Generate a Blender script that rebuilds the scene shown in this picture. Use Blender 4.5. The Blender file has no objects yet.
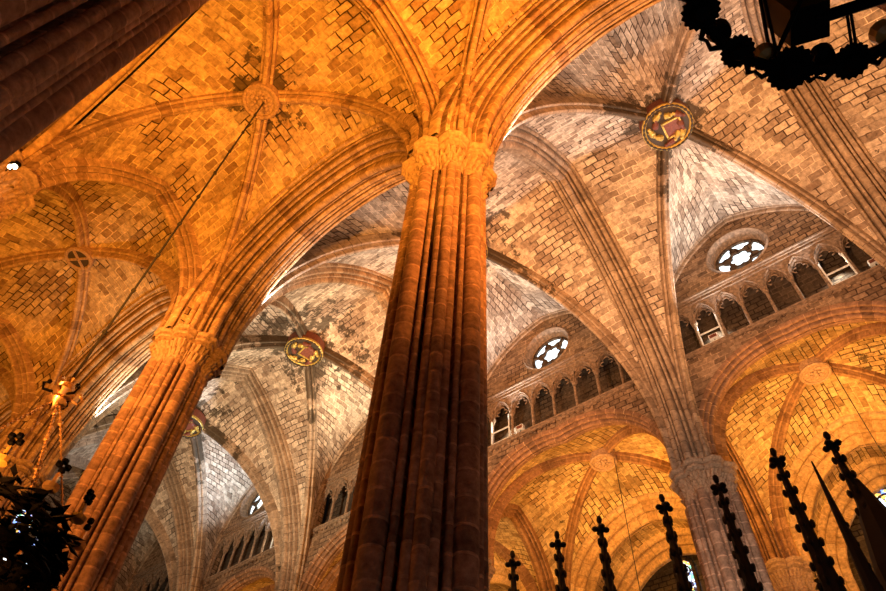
import bpy, math, random
from math import sin, cos, pi, sqrt, atan2, radians
from mathutils import Vector, Matrix, noise

random.seed(7)
C = bpy.context.scene.collection
DROP = .6                      # the ribs rise straight this far from the capitals
H = 16.0                       # springing level (top of the capitals)
W = 13.0                       # nave width between pier axes
A = 6.5                        # aisle width
XS = [16.8, 8.4, 0.0, -9.25, -18.54, -26.3, -34.3]

# ------------------------------------------------------------------ materials
def nd(nt, typ, **kw):
    n = nt.nodes.new(typ)
    for k, v in kw.items():
        setattr(n, k, v)
    return n

def stone(name, c1, c2, mortar, bw=.48, bh=.28, ms=.014, bump=.5, soot=.5, soot_col=(.03, .018, .01), patch=None, light_joint=.0, coarse=1.0, flat_patch=0):
    m = bpy.data.materials.new(name); m.use_nodes = True
    nt = m.node_tree; nt.nodes.clear(); L = nt.links.new
    out = nd(nt, 'ShaderNodeOutputMaterial'); b = nd(nt, 'ShaderNodeBsdfPrincipled')
    b.inputs['Roughness'].default_value = .82
    b.inputs['Specular IOR Level'].default_value = .25
    L(b.outputs[0], out.inputs[0])
    uv = nd(nt, 'ShaderNodeUVMap'); tc = nd(nt, 'ShaderNodeTexCoord')
    # small wobble of the joints
    nz = nd(nt, 'ShaderNodeTexNoise'); nz.inputs['Scale'].default_value = 2.2
    L(uv.outputs[0], nz.inputs['Vector'])
    wob = nd(nt, 'ShaderNodeMixRGB', blend_type='LINEAR_LIGHT'); wob.inputs[0].default_value = .05
    L(uv.outputs[0], wob.inputs[1]); L(nz.outputs['Color'], wob.inputs[2])
    br = nd(nt, 'ShaderNodeTexBrick'); br.offset = .5; br.squash = 1
    br.inputs['Scale'].default_value = 1; br.inputs['Brick Width'].default_value = bw
    br.inputs['Row Height'].default_value = bh; br.inputs['Mortar Size'].default_value = ms
    br.inputs['Mortar Smooth'].default_value = .25; br.inputs['Bias'].default_value = -.1
    br.inputs['Color1'].default_value = (*c1, 1); br.inputs['Color2'].default_value = (*c2, 1)
    br.inputs['Mortar'].default_value = (*mortar, 1)
    L(wob.outputs[0], br.inputs['Vector'])
    # joints that are pale in some regions, dark in others
    big = nd(nt, 'ShaderNodeTexNoise'); big.inputs['Scale'].default_value = .55; big.inputs['Detail'].default_value = 3
    L(tc.outputs['Object'], big.inputs['Vector'])
    rj = nd(nt, 'ShaderNodeValToRGB'); rj.color_ramp.elements[0].position = .47 - light_joint * .3; rj.color_ramp.elements[1].position = .57 - light_joint * .3
    rj.color_ramp.elements[0].color = (*mortar, 1)
    rj.color_ramp.elements[1].color = (min(1, c1[0]*1.3), min(1, c1[1]*1.3), min(1, c1[2]*1.3), 1)
    L(big.outputs['Fac'], rj.inputs[0])
    mj = nd(nt, 'ShaderNodeMixRGB'); L(br.outputs['Fac'], mj.inputs[0]); L(br.outputs['Color'], mj.inputs[1]); L(rj.outputs[0], mj.inputs[2])
    # grain and staining
    g = nd(nt, 'ShaderNodeTexNoise'); g.inputs['Scale'].default_value = 7 * coarse; g.inputs['Detail'].default_value = 8; g.inputs['Roughness'].default_value = .65
    L(tc.outputs['Object'], g.inputs['Vector'])
    rg = nd(nt, 'ShaderNodeValToRGB'); rg.color_ramp.elements[0].position = .28; rg.color_ramp.elements[0].color = (.34, .30, .26, 1)
    rg.color_ramp.elements[1].position = .68; rg.color_ramp.elements[1].color = (1.25, 1.22, 1.16, 1)
    L(g.outputs['Fac'], rg.inputs[0])
    mg = nd(nt, 'ShaderNodeMixRGB', blend_type='MULTIPLY'); mg.inputs[0].default_value = .9
    L(mj.outputs[0], mg.inputs[1]); L(rg.outputs[0], mg.inputs[2])
    last = mg.outputs[0]
    # broad soot clouds
    s = nd(nt, 'ShaderNodeTexNoise'); s.inputs['Scale'].default_value = .42; s.inputs['Detail'].default_value = 6; s.inputs['Roughness'].default_value = .6
    L(tc.outputs['Object'], s.inputs['Vector'])
    rs = nd(nt, 'ShaderNodeValToRGB'); rs.color_ramp.elements[0].position = .5; rs.color_ramp.elements[0].color = (0, 0, 0, 1)
    rs.color_ramp.elements[1].position = .74; rs.color_ramp.elements[1].color = (soot, soot, soot, 1)
    L(s.outputs['Fac'], rs.inputs[0])
    ms_ = nd(nt, 'ShaderNodeMixRGB'); L(rs.outputs[0], ms_.inputs[0]); L(last, ms_.inputs[1]); ms_.inputs[2].default_value = (*soot_col, 1)
    last = ms_.outputs[0]
    # flaking dark patches with hard edges (missing render), around a place
    if patch:
        for (px, py, rad) in patch:
            sep = nd(nt, 'ShaderNodeVectorMath', operation='DISTANCE')
            flat = nd(nt, 'ShaderNodeVectorMath', operation='MULTIPLY'); flat.inputs[1].default_value = (1, 1, 0)
            L(tc.outputs['Object'], flat.inputs[0]); L(flat.outputs[0], sep.inputs[0]); sep.inputs[1].default_value = (px, py, 0)
            mr = nd(nt, 'ShaderNodeMapRange'); mr.inputs[1].default_value = rad * .3; mr.inputs[2].default_value = rad; mr.inputs[3].default_value = .30 if flat_patch else .2; mr.inputs[4].default_value = 0
            L(sep.outputs['Value'], mr.inputs[0])
            pn = nd(nt, 'ShaderNodeTexNoise'); pn.inputs['Scale'].default_value = 1.7; pn.inputs['Detail'].default_value = 6; pn.inputs['Roughness'].default_value = .7
            L(tc.outputs['Object'], pn.inputs['Vector'])
            ad = nd(nt, 'ShaderNodeMath', operation='ADD'); L(mr.outputs[0], ad.inputs[0]); L(pn.outputs['Fac'], ad.inputs[1])
            th = nd(nt, 'ShaderNodeValToRGB'); th.color_ramp.elements[0].position = .66; th.color_ramp.elements[0].color = (0, 0, 0, 1)
            th.color_ramp.elements[1].position = .69; th.color_ramp.elements[1].color = (.85, .85, .85, 1)
            L(ad.outputs[0], th.inputs[0])
            mp = nd(nt, 'ShaderNodeMixRGB'); L(th.outputs[0], mp.inputs[0]); L(last, mp.inputs[1]); mp.inputs[2].default_value = (.05, .032, .015, 1)
            last = mp.outputs[0]
    L(last, b.inputs['Base Color'])
    inv = nd(nt, 'ShaderNodeMath', operation='MULTIPLY_ADD'); inv.inputs[1].default_value = -1.0; inv.inputs[2].default_value = 1
    L(br.outputs['Fac'], inv.inputs[0])
    ag = nd(nt, 'ShaderNodeMath', operation='MULTIPLY_ADD'); ag.inputs[1].default_value = .9; L(g.outputs['Fac'], ag.inputs[0]); L(inv.outputs[0], ag.inputs[2])
    bp = nd(nt, 'ShaderNodeBump'); bp.inputs['Strength'].default_value = bump; bp.inputs['Distance'].default_value = .05
    L(ag.outputs[0], bp.inputs['Height']); L(bp.outputs[0], b.inputs['Normal'])
    return m

def plain(name, col,  rough=.6, metal=0, emit=None, strength=0, noise_amt=.3, scale=12):
    m = bpy.data.materials.new(name); m.use_nodes = True
    nt = m.node_tree; b = nt.nodes['Principled BSDF']; L = nt.links.new
    b.inputs['Roughness'].default_value = rough; b.inputs['Metallic'].default_value = metal
    tc = nd(nt, 'ShaderNodeTexCoord'); n = nd(nt, 'ShaderNodeTexNoise'); n.inputs['Scale'].default_value = scale; n.inputs['Detail'].default_value = 4
    L(tc.outputs['Object'], n.inputs['Vector'])
    r = nd(nt, 'ShaderNodeValToRGB'); k = 1 - noise_amt
    r.color_ramp.elements[0].position = .35; r.color_ramp.elements[0].color = (col[0]*k, col[1]*k, col[2]*k, 1)
    r.color_ramp.elements[1].position = .65; r.color_ramp.elements[1].color = (*col, 1)
    L(n.outputs['Fac'], r.inputs[0]); L(r.outputs[0], b.inputs['Base Color'])
    if emit:
        b.inputs['Emission Color'].default_value = (*emit, 1); b.inputs['Emission Strength'].default_value = strength
    return m

def glass_mat(name, cols, strength, scale):
    m = bpy.data.materials.new(name); m.use_nodes = True
    nt = m.node_tree; b = nt.nodes['Principled BSDF']; L = nt.links.new
    tc = nd(nt, 'ShaderNodeTexCoord'); v = nd(nt, 'ShaderNodeTexVoronoi'); v.inputs['Scale'].default_value = scale
    L(tc.outputs['Object'], v.inputs['Vector'])
    r = nd(nt, 'ShaderNodeValToRGB'); r.color_ramp.interpolation = 'CONSTANT'
    e = r.color_ramp.elements
    while len(e) < len(cols): e.new(.5)
    for i, c in enumerate(cols):
        e[i].position = i / len(cols); e[i].color = (*c, 1)
    sp = nd(nt, 'ShaderNodeSeparateColor'); L(v.outputs['Color'], sp.inputs[0]); L(sp.outputs[0], r.inputs[0])
    b.inputs['Base Color'].default_value = (.1, .1, .12, 1)
    b.inputs['Roughness'].default_value = .2
    L(r.outputs[0], b.inputs['Emission Color']); b.inputs['Emission Strength'].default_value = strength
    return m

SAND1, SAND2, DARK = (.60, .44, .27), (.38, .25, .14), (.07, .035, .015)
M = {}
M['aisle_web'] = stone('aisle vault stone', (.74, .53, .28), (.30, .17, .065), DARK, .46, .30, .022, .9, .5, patch=[(-4.6, -3.2, 1.8)], light_joint=.12)
M['nave_web'] = stone('nave vault stone', (.76, .62, .46), (.28, .19, .125), (.09, .055, .035), .46, .26, .020, .9, .45, soot_col=(.14, .07, .035),
                      patch=[(4.2, 6.5, 2.2), (-13.9, 6.5, 4.4), (-4.6, 6.5, 3.2), (-22.4, 6.5, 3)])
M['far_web'] = stone('far aisle vault stone', (.76, .55, .26), (.36, .21, .08), DARK, .46, .28, .018, .8, .6, patch=[(6.2, 17.2, 1.3)])
M['rib'] = stone('rib stone', (.56, .37, .20), (.30, .17, .085), (.80, .60, .38), 60, .40, .013, .5, .45, light_joint=.25)
M['pale_rib'] = stone('nave rib stone', (.50, .37, .25), (.28, .19, .12), (.16, .10, .06), 60, .44, .014, .5, .5, soot_col=(.07, .045, .03), flat_patch=1, patch=[(4.2, 6.5, 3.2), (-13.9, 6.5, 4.5), (-4.6, 6.5, 4.5), (-22.4, 6.5, 4)])
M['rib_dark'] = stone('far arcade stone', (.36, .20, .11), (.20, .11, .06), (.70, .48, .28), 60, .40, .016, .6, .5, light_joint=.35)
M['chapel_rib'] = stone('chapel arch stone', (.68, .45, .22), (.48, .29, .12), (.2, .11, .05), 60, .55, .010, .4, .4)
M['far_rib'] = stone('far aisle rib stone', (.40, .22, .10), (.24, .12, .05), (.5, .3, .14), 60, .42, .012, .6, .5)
M['pier'] = stone('pier stone', (.48, .29, .18), (.25, .145, .09), (.88, .64, .45), 60, .37, .022, .7, .45, light_joint=.9)
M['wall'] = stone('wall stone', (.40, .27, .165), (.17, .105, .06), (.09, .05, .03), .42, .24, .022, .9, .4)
M['wall_shaded'] = stone('shaded wall stone', (.13, .095, .065), (.07, .05, .035), (.03, .018, .012), .42, .24, .024, .9, .5)  # wall stone with the shade of the recesses put into its colour
M['carved'] = plain('carved sandstone', (.50, .31, .17), .8, noise_amt=.4, scale=16)
M['pale_carved'] = plain('pale tracery stone', (.36, .235, .14), .8, noise_amt=.55, scale=9)
M['gold'] = plain('gilded stone', (.72, .48, .10), .4, .45, noise_amt=.5, scale=14)
M['red'] = plain('red painted stone', (.20, .05, .02), .6, noise_amt=.4, scale=14)
M['boss_dark'] = plain('boss ground', (.05, .03, .012), .7)
M['iron'] = plain('black wrought iron', (.0025, .002, .002), .6, .1)
for _k in ('iron',): M[_k].node_tree.nodes['Principled BSDF'].inputs['Specular IOR Level'].default_value = .05
M['wood'] = plain('black oak', (.010, .008, .007), .7, 0)
M['brass'] = plain('brass', (.8, .48, .2), .3, .8)
M['wax'] = plain('amber glass cup', (.34, .2, .04), .4, 0)
M['white_metal'] = plain('white painted metal', (.85, .85, .8), .5)
for _k in ('carved', 'pale_carved', 'gold', 'red'):
    _nt = M[_k].node_tree; _n = nd(_nt, 'ShaderNodeTexNoise'); _n.inputs['Scale'].default_value = 9; _n.inputs['Detail'].default_value = 6
    _t = nd(_nt, 'ShaderNodeTexCoord'); _b = nd(_nt, 'ShaderNodeBump'); _b.inputs['Distance'].default_value = .06; _b.inputs['Strength'].default_value = .8
    _nt.links.new(_t.outputs['Object'], _n.inputs['Vector']); _nt.links.new(_n.outputs['Fac'], _b.inputs['Height']); _nt.links.new(_b.outputs[0], _nt.nodes['Principled BSDF'].inputs['Normal'])
M['lamp_glow'] = plain('lamp lens', (1, .9, .7), .3, 0, (1, .8, .5), 14)
M['rose_glass'] = glass_mat('rose window glass', [(.80, .93, 1), (.9, 1, 1), (.75, .9, 1), (.62, .88, .9), (1, 1, .9)], 2.4, 5)
M['stained'] = glass_mat('stained glass', [(.02, .02, .05), (.2, .35, 1), (.7, .85, 1), (.02, .02, .04), (1, .5, .1), (.2, .8, .4), (.9, .95, 1)], 2.0, 7)
M['rope'] = plain('dark rope', (.02, .014, .01), .8)
M['floor'] = stone('floor slabs', (.22, .19, .16), (.16, .14, .12), (.05, .04, .03), .8, .8, .02, .2, .3)
M['roof'] = plain('dark backing', (.02, .015, .012), .9)

# ------------------------------------------------------------------ helpers
def mesh(name, vs, fs, uvs=None, smooth=True):
    me = bpy.data.meshes.new(name)
    me.from_pydata([tuple(v) for v in vs], [], fs)
    if uvs is not None:
        l = me.uv_layers.new(name='UVMap').data
        for p in me.polygons:
            for li in p.loop_indices:
                l[li].uv = uvs[me.loops[li].vertex_index]
    me.update()
    if smooth:
        me.polygons.foreach_set('use_smooth', [True] * len(me.polygons))
        me.set_sharp_from_angle(angle=radians(32))
    return me

def link(name, me, mat, parent=None, loc=None):
    o = bpy.data.objects.new(name, me); C.objects.link(o)
    if mat is not None and not me.materials: me.materials.append(mat)
    if parent: o.parent = parent
    if loc: o.location = loc
    return o

def thing(name, label, cat, loc=(0, 0, 0), rz=0, group=None):
    o = bpy.data.objects.new(name, None); C.objects.link(o)
    o.empty_display_size = .2
    o.location = loc; o.rotation_euler = (0, 0, rz)
    return tag(o, label, cat, group)

def tag(o, label, cat, group=None):
    o['label'] = label; o['category'] = cat
    if group: o['group'] = group
    return o

def struct(o):
    o['kind'] = 'structure'; return o

class MB:
    """collects simple shapes into one mesh"""
    def __init__(s): s.v = []; s.f = []; s.uv = []
    def add(s, vs, fs, uvs=None):
        n = len(s.v); s.v += [tuple(v) for v in vs]; s.f += [tuple(i + n for i in f) for f in fs]
        s.uv += uvs if uvs else [(v[0] + v[1], v[2]) for v in vs]
        return s
    def box(s, a, b):
        x0, y0, z0 = a; x1, y1, z1 = b
        vs = [(x0, y0, z0), (x1, y0, z0), (x1, y1, z0), (x0, y1, z0), (x0, y0, z1), (x1, y0, z1), (x1, y1, z1), (x0, y1, z1)]
        return s.add(vs, [(0, 3, 2, 1), (4, 5, 6, 7), (0, 1, 5, 4), (1, 2, 6, 5), (2, 3, 7, 6), (3, 0, 4, 7)])
    def tube(s, pts, r, n=8, caps=True):
        pts = [Vector(p) for p in pts]; rs = r if isinstance(r, (list, tuple)) else [r] * len(pts)
        vs = []; uv = []; d = 0
        for i, p in enumerate(pts):
            t = (pts[min(i + 1, len(pts) - 1)] - pts[max(i - 1, 0)]).normalized()
            a = Vector((0, 0, 1)) if abs(t.z) < .9 else Vector((1, 0, 0))
            u = t.cross(a).normalized(); w = t.cross(u)
            if i: d += (p - pts[i - 1]).length
            for k in range(n):
                q = 2 * pi * k / n
                vs.append(p + (u * cos(q) + w * sin(q)) * rs[i]); uv.append((q * rs[i], d))
        fs = [(i * n + k, i * n + (k + 1) % n, (i + 1) * n + (k + 1) % n, (i + 1) * n + k) for i in range(len(pts) - 1) for k in range(n)]
        if caps: fs += [tuple(range(n)), tuple(reversed(range((len(pts) - 1) * n, len(pts) * n)))]
        return s.add(vs, fs, uv)
    def lathe(s, prof, n=16, c=(0, 0, 0), axis='z', wob=None):
        vs = []; uv = []
        for (r, z) in prof:
            for k in range(n):
                q = 2 * pi * k / n; rr = r * (wob(q, z) if wob else 1)
                p = (rr * cos(q), rr * sin(q), z)
                if axis == 'y': p = (p[0], p[2], p[1])
                vs.append((c[0] + p[0], c[1] + p[1], c[2] + p[2])); uv.append((q * r, z))
        m = len(prof)
        fs = [(i * n + k, i * n + (k + 1) % n, (i + 1) * n + (k + 1) % n, (i + 1) * n + k) for i in range(m - 1) for k in range(n)]
        fs += [tuple(reversed(range(n))), tuple(range((m - 1) * n, m * n))]
        return s.add(vs, fs, uv)
    def ball(s, c, r, n=8, sq=(1, 1, 1)):
        prof = []
        vs = []; m = n // 2 + 1
        for i in range(m):
            a = -pi / 2 + pi * i / (m - 1)
            for k in range(n):
                q = 2 * pi * k / n
                vs.append((c[0] + r * sq[0] * cos(a) * cos(q), c[1] + r * sq[1] * cos(a) * sin(q), c[2] + r * sq[2] * sin(a)))
        fs = [(i * n + k, i * n + (k + 1) % n, (i + 1) * n + (k + 1) % n, (i + 1) * n + k) for i in range(m - 1) for k in range(n)]
        return s.add(vs, fs)
    def build(s, name, mat, parent=None, smooth=False):
        return link(name, mesh(name, s.v, s.f, s.uv, smooth), mat, parent)

def plate(name, loops, depth, origin, mat, parent=None):
    """flat plate in the x-z plane (outline first, then holes), thickness along y"""
    cu = bpy.data.curves.new(name, 'CURVE'); cu.dimensions = '2D'; cu.fill_mode = 'BOTH'; cu.extrude = depth / 2
    for lp in loops:
        sp = cu.splines.new('POLY'); sp.points.add(len(lp) - 1); sp.use_cyclic_u = True
        for p, (x, z) in zip(sp.points, lp): p.co = (x, z, 0, 1)
    ob = bpy.data.objects.new('tmp', cu); C.objects.link(ob)
    dg = bpy.context.evaluated_depsgraph_get(); dg.update()
    me = bpy.data.meshes.new_from_object(ob.evaluated_get(dg))
    bpy.data.objects.remove(ob); me.name = name
    for v in me.vertices:
        x, z, y = v.co; v.co = (x + origin[0], -y + origin[1], z + origin[2])
    me.flip_normals()
    while me.uv_layers: me.uv_layers.remove(me.uv_layers[0])
    l = me.uv_layers.new(name='UVMap').data
    for p in me.polygons:
        n = p.normal
        for li in p.loop_indices:
            c = me.vertices[me.loops[li].vertex_index].co
            l[li].uv = (c.x, c.z) if abs(n.y) > .5 else (c.y, c.z + c.x)
    me.update(); me.materials.clear()
    return link(name, me, mat, parent)

def arch_half(s, rise, n, t0=0.0):
    """half pointed/segmental arch: list of (distance from A, height), from springing to apex"""
    c = (rise * rise - s * s) / (2 * s); r = s + c; th = atan2(rise, c); out = []
    for i in range(n + 1):
        a = th * (t0 + (1 - t0) * i / n)
        out.append((s - (r * cos(a) - c), r * sin(a)))
    return out

def half_curve(P, Q, rise, r0, n=24, stilt=0.0):
    """from springing near P up to the point above Q (Q = the middle)"""
    P = Vector((*P, 0)); Q = Vector((*Q, 0)); d = (Q - P); s = d.length - r0; d.normalize()
    S = P + d * r0; pts = [S + Vector((0, 0, H - DROP)), S + Vector((0, 0, H - DROP * .5))]
    if stilt <= 0: pass
    if stilt > 0:
        k = max(2, int(stilt / .5))
        pts += [S + Vector((0, 0, H + stilt * i / k)) for i in range(k)]
    for (x, z) in arch_half(s, rise, n): pts.append(S + d * x + Vector((0, 0, H + stilt + z)))
    return pts

def full_curve(P, Q, rise, r0, n=24, stilt=0.0):
    m = ((P[0] + Q[0]) / 2, (P[1] + Q[1]) / 2)
    a = half_curve(P, m, rise, r0, n, stilt); b = half_curve(Q, m, rise, r0, n, stilt)
    return a + b[-2::-1]

def envelope(circles, half, base, n=56, slots=(), depth=.13, sw=.024):
    out = []
    for i in range(n + 1):
        u = -half + 2 * half * i / n
        v = base(u)
        for (uc, vc, r) in circles:
            if abs(u - uc) < r: v = max(v, vc + sqrt(r * r - (u - uc) ** 2))
        for w_ in slots:                  # quirks cut between the rolls
            if abs(abs(u) - w_) < sw: v -= depth
        out.append((u, v))
    return out

def sweep_mesh(name, path, prof, back=-.25, voff=0):
    P = path; d = (P[-1] - P[0]); d.z = 0
    d.normalize(); lat = Vector((0, 0, 1)).cross(d); vs = []; uv = []; dist = 0
    pr = [(prof[0][0], back)] + prof + [(prof[-1][0], back)]; n = len(pr)
    acc = [0]
    for a, b in zip(pr, pr[1:]): acc.append(acc[-1] + math.dist(a, b))
    for i, p in enumerate(P):
        t = (P[min(i + 1, len(P) - 1)] - P[max(i - 1, 0)]).normalized()
        N = d * t.z - Vector((0, 0, 1)) * t.dot(d)
        if i: dist += (p - P[i - 1]).length
        for (u, v), a in zip(pr, acc):
            vs.append(p + lat * u + N * v); uv.append((a + .11, dist + voff))
    fs = [(i * n + k, (i + 1) * n + k, (i + 1) * n + (k + 1) % n, i * n + (k + 1) % n) for i in range(len(P) - 1) for k in range(n)]
    return mesh(name, vs, fs, uv)

def steps(*lv):
    """stepped base: list of (|u| limit, v) from outside in"""
    def f(u):
        v = lv[0][1]
        for lim, val in lv:
            if abs(u) <= lim: v = val
        return v
    return f

def sym(cs):
    out = []
    for (u, v, r) in cs:
        out.append((u, v, r))
        if u: out.append((-u, v, r))
    return out
PROF = {
 'arcade': envelope(sym([(0, .50, .12), (.17, .40, .05), (.33, .33, .09), (.50, .22, .05), (.64, .14, .09), (.80, .02, .06), (.92, -.06, .07)]), .99,
                    steps((2, -.24), (.86, -.12), (.73, -.02), (.55, .10), (.42, .16), (.24, .24), (.12, .34)), 130, (.13, .235, .43, .56, .73, .86), .15),
 'far_arcade': envelope(sym([(0, .13, .09), (.20, .08, .07), (.37, .00, .06)]), .44, steps((2, -.10), (.30, -.04), (.13, .02)), 70, (.115, .29), .14),
 'nave': envelope(sym([(0, .42, .12), (.19, .32, .06), (.36, .20, .09), (.53, .06, .06)]), .59, steps((2, -.16), (.46, -.04), (.27, .10), (.13, .24)), 90, (.13, .26, .46), .14),
 'aisle_t': envelope(sym([(0, .26, .10), (.17, .14, .05), (.29, .03, .05)]), .34, steps((2, -.14), (.23, -.04), (.11, .08)), 66, (.11, .23), .13, .02),
 'diag': envelope(sym([(0, .28, .085), (.145, .12, .055)]), .20, steps((2, -.08), (.09, .04)), 44, (.09,), .12, .018),
 'formeret': envelope(sym([(0, .14, .07), (.13, .02, .05)]), .18, steps((2, -.04), (.07, .02)), 24),
}
def ribs(name, path, prof, mat, parent=None):
    return link(name, sweep_mesh(name, path, PROF[prof], -.10 if prof == 'far_arcade' else -.25), mat, parent)

def resample(pts, n):
    L = [0]
    for a, b in zip(pts, pts[1:]): L.append(L[-1] + (b - a).length)
    out = []; j = 0
    for i in range(n + 1):
        t = L[-1] * i / n
        while j < len(L) - 2 and L[j + 1] < t: j += 1
        k = (t - L[j]) / max(1e-9, L[j + 1] - L[j]); out.append(pts[j].lerp(pts[j + 1], min(1, k)))
    return out, L[-1]

def web(mb, edge, diag, rd, stilted, bulge=.12, n=30, m=12, up=.02):
    """masonry between half an edge arch and half a diagonal, both from springing to crown; rd = direction of the ridge"""
    E_, le = resample(edge, n); D_, ld = resample(diag, n); vs = []; uv = []
    if not stilted:                        # courses parallel to the ridge
        ad = Vector((abs(rd.y), abs(rd.x), 0)); fine, _ = resample(diag, 240)
        x0, x1 = edge[0].dot(ad), edge[-1].dot(ad); k0, k1 = fine[0].dot(ad), fine[-1].dot(ad)
        D2 = []; q = 0
        for i, e in enumerate(E_):
            fr = (e.dot(ad) - x0) / (x1 - x0)
            while q < 239 and (fine[q + 1].dot(ad) - k0) / (k1 - k0) < fr - 1e-6: q += 1
            a, b = fine[q], fine[q + 1]; fa, fb = [(p.dot(ad) - k0) / (k1 - k0) for p in (a, b)]
            D2.append(a.lerp(b, max(0, min(1, (fr - fa) / (fb - fa + 1e-9)))))
        # the lowest part, where everything rises vertically, follows the length instead
        for i in range(n + 1):
            w_ = min(1, max(0, (i / n - .12) / .25)); D2[i] = D_[i].lerp(D2[i], w_)
        D_ = D2
    for i in range(n + 1):
        ln = (E_[i] - D_[i]).length
        for k in range(m + 1):
            s = k / m; p = D_[i].lerp(E_[i], s)
            p = p + Vector((0, 0, up + bulge * sin(pi * s) * min(1, ln / 3)))
            vs.append(p); uv.append((p.dot(rd) + .06 * p.z, (le + ld) / 2 * i / n) if not stilted else (ln * s, (le + ld) / 2 * i / n))
    w = m + 1
    fs = [(i * w + k, i * w + k + 1, (i + 1) * w + k + 1, (i + 1) * w + k) for i in range(n) for k in range(m)]
    mb.add(vs, fs, uv)

def vault(x0, x1, y0, y1, edge, crown, r0, mat, ribmat, label, group, blab, boss, bosspos=None, wallribs=()):
    """x0<x1. edge: dict side -> (inset, rise, stilt, r0)"""
    cx, cy = (x0 + x1) / 2, (y0 + y1) / 2
    cor = {'sw': (x0, y0), 'se': (x1, y0), 'ne': (x1, y1), 'nw': (x0, y1)}
    dg = {k: half_curve(c, (cx, cy), crown, r0, 26) for k, c in cor.items()}
    mb = MB()
    for side, (c1, c2) in {'s': ('sw', 'se'), 'n': ('nw', 'ne'), 'w': ('sw', 'nw'), 'e': ('se', 'ne')}.items():
        ins, rise, st, rr = edge[side]
        dx, dy = {'s': (0, ins), 'n': (0, -ins), 'w': (ins, 0), 'e': (-ins, 0)}[side]
        p = (cor[c1][0] + dx, cor[c1][1] + dy); q = (cor[c2][0] + dx, cor[c2][1] + dy); m = ((p[0] + q[0]) / 2, (p[1] + q[1]) / 2)
        for (a, b) in ((p, c1), (q, c2)):
            web(mb, half_curve(a, m, rise, rr, 26, st), dg[b], Vector((0, 1, 0)) if side in 'ns' else Vector((1, 0, 0)), st > 0)
    ce = mb.build('ceiling', mat, smooth=True); struct(ce)
    t = thing('vault_ribs', label, 'vault ribs', (cx, cy, H), group=group)
    for k in ('sw', 'se', 'ne', 'nw'):
        o = ribs('rib', dg[k], 'diag', ribmat, t); o.matrix_parent_inverse = Matrix.Translation((-cx, -cy, -H))
    for side in wallribs:
        ins, rise, st, rr = edge[side]; c1, c2 = {'s': ('sw', 'se'), 'n': ('nw', 'ne')}[side]; dy = ins if side == 's' else -ins
        o = ribs('wall_rib', full_curve((cor[c1][0], cor[c1][1] + dy), (cor[c2][0], cor[c2][1] + dy), rise, rr, 26, st), 'formeret', ribmat, t)
        o.matrix_parent_inverse = Matrix.Translation((-cx, -cy, -H))
    boss(blab, (cx, cy, H + crown))
    return dg

# ------------------------------------------------------------------ bosses
def boss_gilded(label, loc, R=.88, seed=1):
    rnd = random.Random(seed); t = thing('vault_boss', label, 'boss', (loc[0], loc[1], loc[2] - .55), group='gilded bosses of the nave vault')
    MB().lathe([(R * .9, .55), (R, .45), (R, .05), (R * .97, 0), (R * .9, -.03)], 40).build('drum', M['red'], t)
    m = MB(); n = 46
    vs = []
    m.lathe([(R, .02), (R * 1.0, -.08), (R * .93, -.12), (R * .86, -.08), (R * .85, -.035)], 48).build('rim', M['gold'], t)
    b = MB(); b.tube([(R * .93 * cos(2 * pi * k / 120), R * .93 * sin(2 * pi * k / 120), -.12) for k in range(121)], [.018 + .028 * abs(sin(15 * 2 * pi * k / 120)) for k in range(121)], 6)
    b.build('beading', M['boss_dark'], t)
    MB().lathe([(R * .84, .02), (R * .84, -.045)], 32).build('ground', M['boss_dark'], t)
    q0 = radians(20 + 37 * seed)
    s = MB(); s.box((-.26, -.3, -.1), (.26, .26, -.03)); o = s.build('shield', M['red'], t); o.rotation_euler.z = q0; o.location = (.14, .1, 0)
    f = MB()
    for a, b_ in (((-.3, -.34, -.14), (.3, -.28, -.04)), ((-.3, .26, -.14), (.3, .32, -.04)), ((-.32, -.34, -.14), (-.26, .32, -.04)), ((.26, -.34, -.14), (.32, .32, -.04))): f.box(a, b_)
    o = f.build('shield_frame', M['gold'], t); o.rotation_euler.z = q0; o.location = (.14, .1, 0)
    # small standing figures carved round the shield
    for k in range(10):
        q = 2 * pi * k / 10 + rnd.random() * .4; rr = R * (.66 if k % 2 else .52); fg = MB()
        c = (rr * cos(q), rr * sin(q))
        dx, dy = cos(q + 1.2), sin(q + 1.2)
        fg.tube([(c[0] - dx * .13, c[1] - dy * .13, -.06), (c[0], c[1], -.13), (c[0] + dx * .09, c[1] + dy * .09, -.12)], [.12, .10, .06], 8)
        fg.ball((c[0] + dx * .15, c[1] + dy * .15, -.13), .07, 8)
        fg.tube([(c[0] - dy * .1, c[1] + dx * .1, -.08), (c[0], c[1], -.15), (c[0] + dy * .1, c[1] - dx * .1, -.08)], .025, 6)
        fg.build('figure', M['gold'] if k % 3 else M['red'], t, True)

def boss_carved(R, grp):
    def f(label, loc):
        t = thing('vault_boss', label, 'boss', (loc[0], loc[1], loc[2] - .42), group=grp)
        MB().lathe([(R * .8, .4), (R * 1.0, .3), (R, .06), (R * .98, .0)], 32).build('drum', M['carved'], t)
        MB().lathe([(R, .012), (R * 1.03, -.04), (R * .95, -.09), (R * .82, -.07), (R * .8, -.008)], 36).build('rim', M['carved'], t, True)
        lf = MB()
        for k in range(7):
            q = 2 * pi * k / 7
            lf.ball((R * .5 * cos(q), R * .5 * sin(q), -.03), R * .23, 8, (1, .6, .45)); lf.ball((R * .3 * cos(q + .4), R * .3 * sin(q + .4), -.06), R * .13, 6)
        lf.ball((0, 0, -.06), R * .18, 8); lf.build('leaf_carving', M['carved'], t, True)
    return f

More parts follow.
